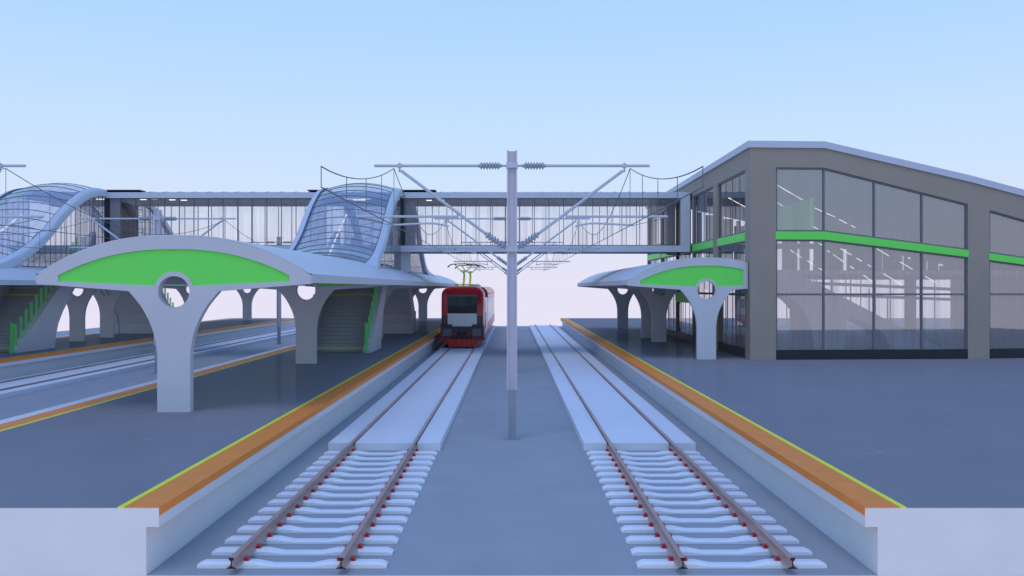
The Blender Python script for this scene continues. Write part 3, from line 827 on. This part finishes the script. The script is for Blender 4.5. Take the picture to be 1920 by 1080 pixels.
# dark bumper with notched top
b = MB()
zz = [(-1.36, .86), (-1.36, 1.70), (-.66, 1.70), (-.6, 1.55), (.6, 1.55), (.66, 1.70), (1.36, 1.70), (1.36, .86), (1.2, .84), (-1.2, .84)]
b.prism([(x, -.14, z) for x, z in zz], (0, 1.1, 0)); bump = b.build('bumper', M['tgrey'], tr)
for s in (-1, 1):
    b = MB(); b.box(s * .93 - .28, s * .93 + .28, -.2, -.141, .95, 1.42); b.build('bumper_plate', M['tgrey2'], bump)
    b = MB(); b.box(s * .42 - .16, s * .42 + .16, -.19, -.141, 1.05, 1.13); b.build('marker', M['tredl'], bump)
b = MB(); b.bar((0, -.35, 1.0), (0, -.14, 1.0), .12, 10); b.box(-.16, .16, -.45, -.3, .86, 1.14)
for s in (-1, 1): b.bar((s * .22, -.24, 1.12), (s * .22, -.14, 1.18), .06, 8); b.tube([(s * .55, -.16, 1.0), (s * .58, -.24, .8), (s * .5, -.2, .58)], .025, 6); b.tube([(s * .34, -.16, 1.0), (s * .36, -.26, .75), (s * .33, -.2, .55)], .025, 6)
b.build('coupler', M['tblack'], tr)
b = MB()
b.loft([[(-1.3, -.1, .838), (1.3, -.1, .838), (1.3, .9, .838), (-1.3, .9, .838)], [(-1.24, -.18, .62), (1.24, -.18, .62), (1.25, .9, .62), (-1.25, .9, .62)]])
b.loft([[(-.98, -.24, .80), (.98, -.24, .80), (1.1, .9, .80), (-1.1, .9, .80)], [(-.84, -.3, .28), (.84, -.3, .28), (1.0, .9, .28), (-1.0, .9, .28)]])
b.build('plough', M['tredl'], tr)
# power car body behind the cab
b = MB(); b.loft([ring(1.905, 1.375, 1.0, 3.35, .12, 0), ring(8.4, 1.375, 1.0, 3.35, .12, 0)]); side = b.build('side_body', M['twhite'], tr)
b = MB(); b.loft([ring(1.906, 1.2, 3.352, 3.75, .2, 0), ring(8.4, 1.2, 3.352, 3.75, .2, 0)]); b.build('roof_equipment', M['tblack'], tr)
for x in (-1.2, 1.2):
    b = MB(); b.box(x - .19, x + .19, 1.0, 8.4, .62, .998); b.build('side_skirt', M['tredl'], tr)
for s in (-1, 1):
    b = MB(); b.box(s * 1.385 - .008, s * 1.385 + .008, .9, 1.6, 2.5, 3.25); b.build('cab_side_window', M['twin'], cab)
    b = MB(); b.box(s * 1.38 - .006, s * 1.38 + .006, 2.3, 2.42, 1.1, 3.3); b.build('door_edge', M['tgrey'], side)
    b = MB(); b.tube([(s * 1.42, 2.2, 1.3), (s * 1.44, 2.2, 2.3), (s * 1.42, 2.2, 2.4)], .02, 6); b.build('handrail', M['tgrey'], side)
b = MB(); b.loft([ring(8.4, 1.25, .9, 3.9, .5, 0), ring(8.9, 1.25, .9, 3.9, .5, 0)]); b.build('gangway', M['tblack'], tr)
b = MB(); b.loft([ring(8.9, 1.38, 1.05, 3.25, .1, 0), ring(33.0, 1.38, 1.05, 3.25, .1, 0)]); coach = b.build('coach_body', M['twhite'], tr)
b = MB(); b.loft([[(x, y, z) for x, z in sect(1.385, 3.251, 4.12, .7)] for y in (8.88, 33.02)]); b.build('coach_roof', M['tred'], tr, smooth=True)
for k in range(9):
    y = 10.0 + 2.55 * k
    for s in (-1, 1):
        b = MB(); b.box(s * 1.385 - .006, s * 1.385 + .006, y, y + 1.6, 2.05, 2.95); b.build('side_window', M['twin'], coach)
for s in (-1, 1):
    b = MB(); b.box(s * 1.3 - .09, s * 1.3 + .09, 8.92, 32.9, .72, 1.08); b.build('side_skirt', M['tredl'], coach)
    b = MB(); b.box(s * 1.386 - .006, s * 1.386 + .006, 8.95, 32.9, 1.15, 1.45); b.build('red_stripe', M['tredl'], coach)
for y in (2.4, 5.0, 11.0, 13.5, 28.0, 30.5):
    b = MB()
    for s in (-1, 1): lathe(b, (s * .70, y, .69), (s * .84, y, .69), [(0, .45), (.35, .44), (.36, .40), (1, .38)], 20)
    b.bar((-.7, y, .69), (.7, y, .69), .07, 8); b.build('wheelset', M['tgrey'], tr)
for y in (3.7, 12.25, 29.25):
    b = MB()
    for s in (-1, 1): b.box(s * 1.0 - .06, s * 1.0 + .06, y - 1.7, y + 1.7, .62, .88)
    b.build('bogie_frame', M['tgrey'], tr)
def pantograph(y0, dx):
    b = MB(); b.box(dx - .62, dx + .62, y0 - .05, y0 + .02, 4.2, 4.27); b.box(dx - .62, dx + .62, y0 + .9, y0 + .97, 4.2, 4.27)
    for s in (-1, 1):
        b.box(dx + s * .5 - .035, dx + s * .5 + .035, y0, y0 + .92, 4.21, 4.26)
        for yy in (0, .92): b.bar((dx + s * .5, y0 + yy, 3.7), (dx + s * .5, y0 + yy, 4.22), .05, 8)
    p = b.build('pantograph', M['pant'], tr)
    b = MB(); b.bar((dx, y0 + .1, 4.25), (dx, y0 + .95, 4.9), .07, 8); b.bar((dx, y0 + .95, 4.9), (dx, y0 + .2, 5.15), .055, 8)
    b.bar((dx - .2, y0 + .2, 5.15), (dx + .2, y0 + .2, 5.15), .04, 8)
    for s in (-1, 1): b.tube([(dx + s * .2, y0 + .2, 5.15), (dx + s * .42, y0 + .15, 5.35), (dx + s * .55, y0 + .15, 5.58)], .032, 6); b.bar((dx + s * .2, y0 + .2, 5.15), (dx - s * .05, y0 + .2, 4.95), .03, 6)
    b.build('pantograph_arm', M['pant'], p)
    b = MB()
    for yy in (0, .35):
        b.tube([(dx - 1.08, y0 + yy, 5.38), (dx - .95, y0 + yy, 5.52), (dx - .75, y0 + yy, 5.6), (dx, y0 + yy, 5.62), (dx + .75, y0 + yy, 5.6), (dx + .95, y0 + yy, 5.52), (dx + 1.08, y0 + yy, 5.38)], .03, 6)
    for s in (-1, 1): b.box(dx + s * .55 - .03, dx + s * .55 + .03, y0 - .02, y0 + .37, 5.5, 5.6)
    b.build('collector_bar', M['tblack'], p)
pantograph(3.0, -.08); pantograph(6.6, .17)
b = MB(); b.box(-.5, .9, 2.2, 2.9, 3.76, 4.15); b.box(.2, 1.0, 4.4, 5.6, 3.76, 4.2); b.build('roof_box', M['twhite'], tr)

# ------------------------------------------------------------------ sky and light
w = bpy.data.worlds.new('World'); sc.world = w; w.use_nodes = True
nt = w.node_tree; N = nt.nodes; L = nt.links; N.clear()
out = N.new('ShaderNodeOutputWorld')
sky = N.new('ShaderNodeTexSky'); sky.sky_type = 'NISHITA'; sky.sun_disc = False
SE, SR = 66, 200
sky.dust_density = 0; sky.ozone_density = 3
sky.sun_elevation = R(SE); sky.sun_rotation = R(SR)
bg1 = N.new('ShaderNodeBackground'); bg1.inputs['Strength'].default_value = .15
tint = N.new('ShaderNodeMix'); tint.data_type = 'RGBA'; tint.blend_type = 'MULTIPLY'; tint.inputs[0].default_value = 1
tint.inputs['B'].default_value = (1.08, 1.38, 1.86, 1); tint.clamp_result = False
L.new(sky.outputs[0], tint.inputs['A']); L.new(tint.outputs['Result'], bg1.inputs['Color'])
tc = N.new('ShaderNodeTexCoord'); sx = N.new('ShaderNodeSeparateXYZ'); L.new(tc.outputs['Generated'], sx.inputs[0])
cr = N.new('ShaderNodeValToRGB'); e = cr.color_ramp.elements
def lin(c): return tuple((v / 255 / 12.92 if v / 255 < .04045 else ((v / 255 + .055) / 1.055) ** 2.4) for v in c) + (1,)
mr = N.new('ShaderNodeMapRange'); mr.inputs['From Min'].default_value = -.2; mr.inputs['From Max'].default_value = .4
L.new(sx.outputs['Z'], mr.inputs['Value']); L.new(mr.outputs[0], cr.inputs['Fac'])
stops = [(-.2, (192, 190, 218)), (-.09, (233, 227, 246)), (.0, (232, 228, 247)), (.05, (224, 230, 250)), (.10, (212, 229, 253)), (.17, (199, 226, 255)), (.25, (184, 219, 255)), (.32, (172, 213, 255)), (.4, (160, 205, 254))]
e[0].position = 0; e[0].color = lin(stops[0][1]); e[1].position = 1; e[1].color = lin(stops[-1][1])
for z, c in stops[1:-1]:
    q = e.new((z + .2) / .6); q.color = lin(c)
bg2 = N.new('ShaderNodeBackground'); L.new(cr.outputs['Color'], bg2.inputs['Color'])
mr2 = N.new('ShaderNodeMapRange'); mr2.interpolation_type = 'SMOOTHSTEP'; mr2.inputs['From Min'].default_value = .36; mr2.inputs['From Max'].default_value = .75
L.new(sx.outputs['Z'], mr2.inputs['Value'])
mx = N.new('ShaderNodeMixShader'); L.new(mr2.outputs[0], mx.inputs[0]); L.new(bg2.outputs[0], mx.inputs[1]); L.new(bg1.outputs[0], mx.inputs[2])
L.new(mx.outputs[0], out.inputs['Surface'])

ld = bpy.data.lights.new('sun', 'SUN'); ld.energy = .5; ld.angle = R(30); ld.color = (1, .97, .93)
lo = bpy.data.objects.new('sun', ld); COL.objects.link(lo)
sd = Vector((math.sin(R(SR)) * math.cos(R(SE)), math.cos(R(SR)) * math.cos(R(SE)), math.sin(R(SE))))
lo.rotation_euler = sd.to_track_quat('Z', 'Y').to_euler(); lo.location = (0, 0, 40)

cd = bpy.data.cameras.new('camera'); cam = bpy.data.objects.new('camera', cd); COL.objects.link(cam)
cam.location = (0, 0, 4); cam.rotation_euler = (R(90), 0, 0)
cd.sensor_width = 36; cd.lens = 36 * 1640 / 1920; cd.clip_end = 2000
sc.camera = cam
sc.view_settings.view_transform = 'Standard'; sc.view_settings.look = 'None'
sc.view_settings.exposure = 0; sc.view_settings.gamma = 1; sc.view_settings.use_curve_mapping = False
sc.cycles.transparent_max_bounces = 32; sc.cycles.max_bounces = 8
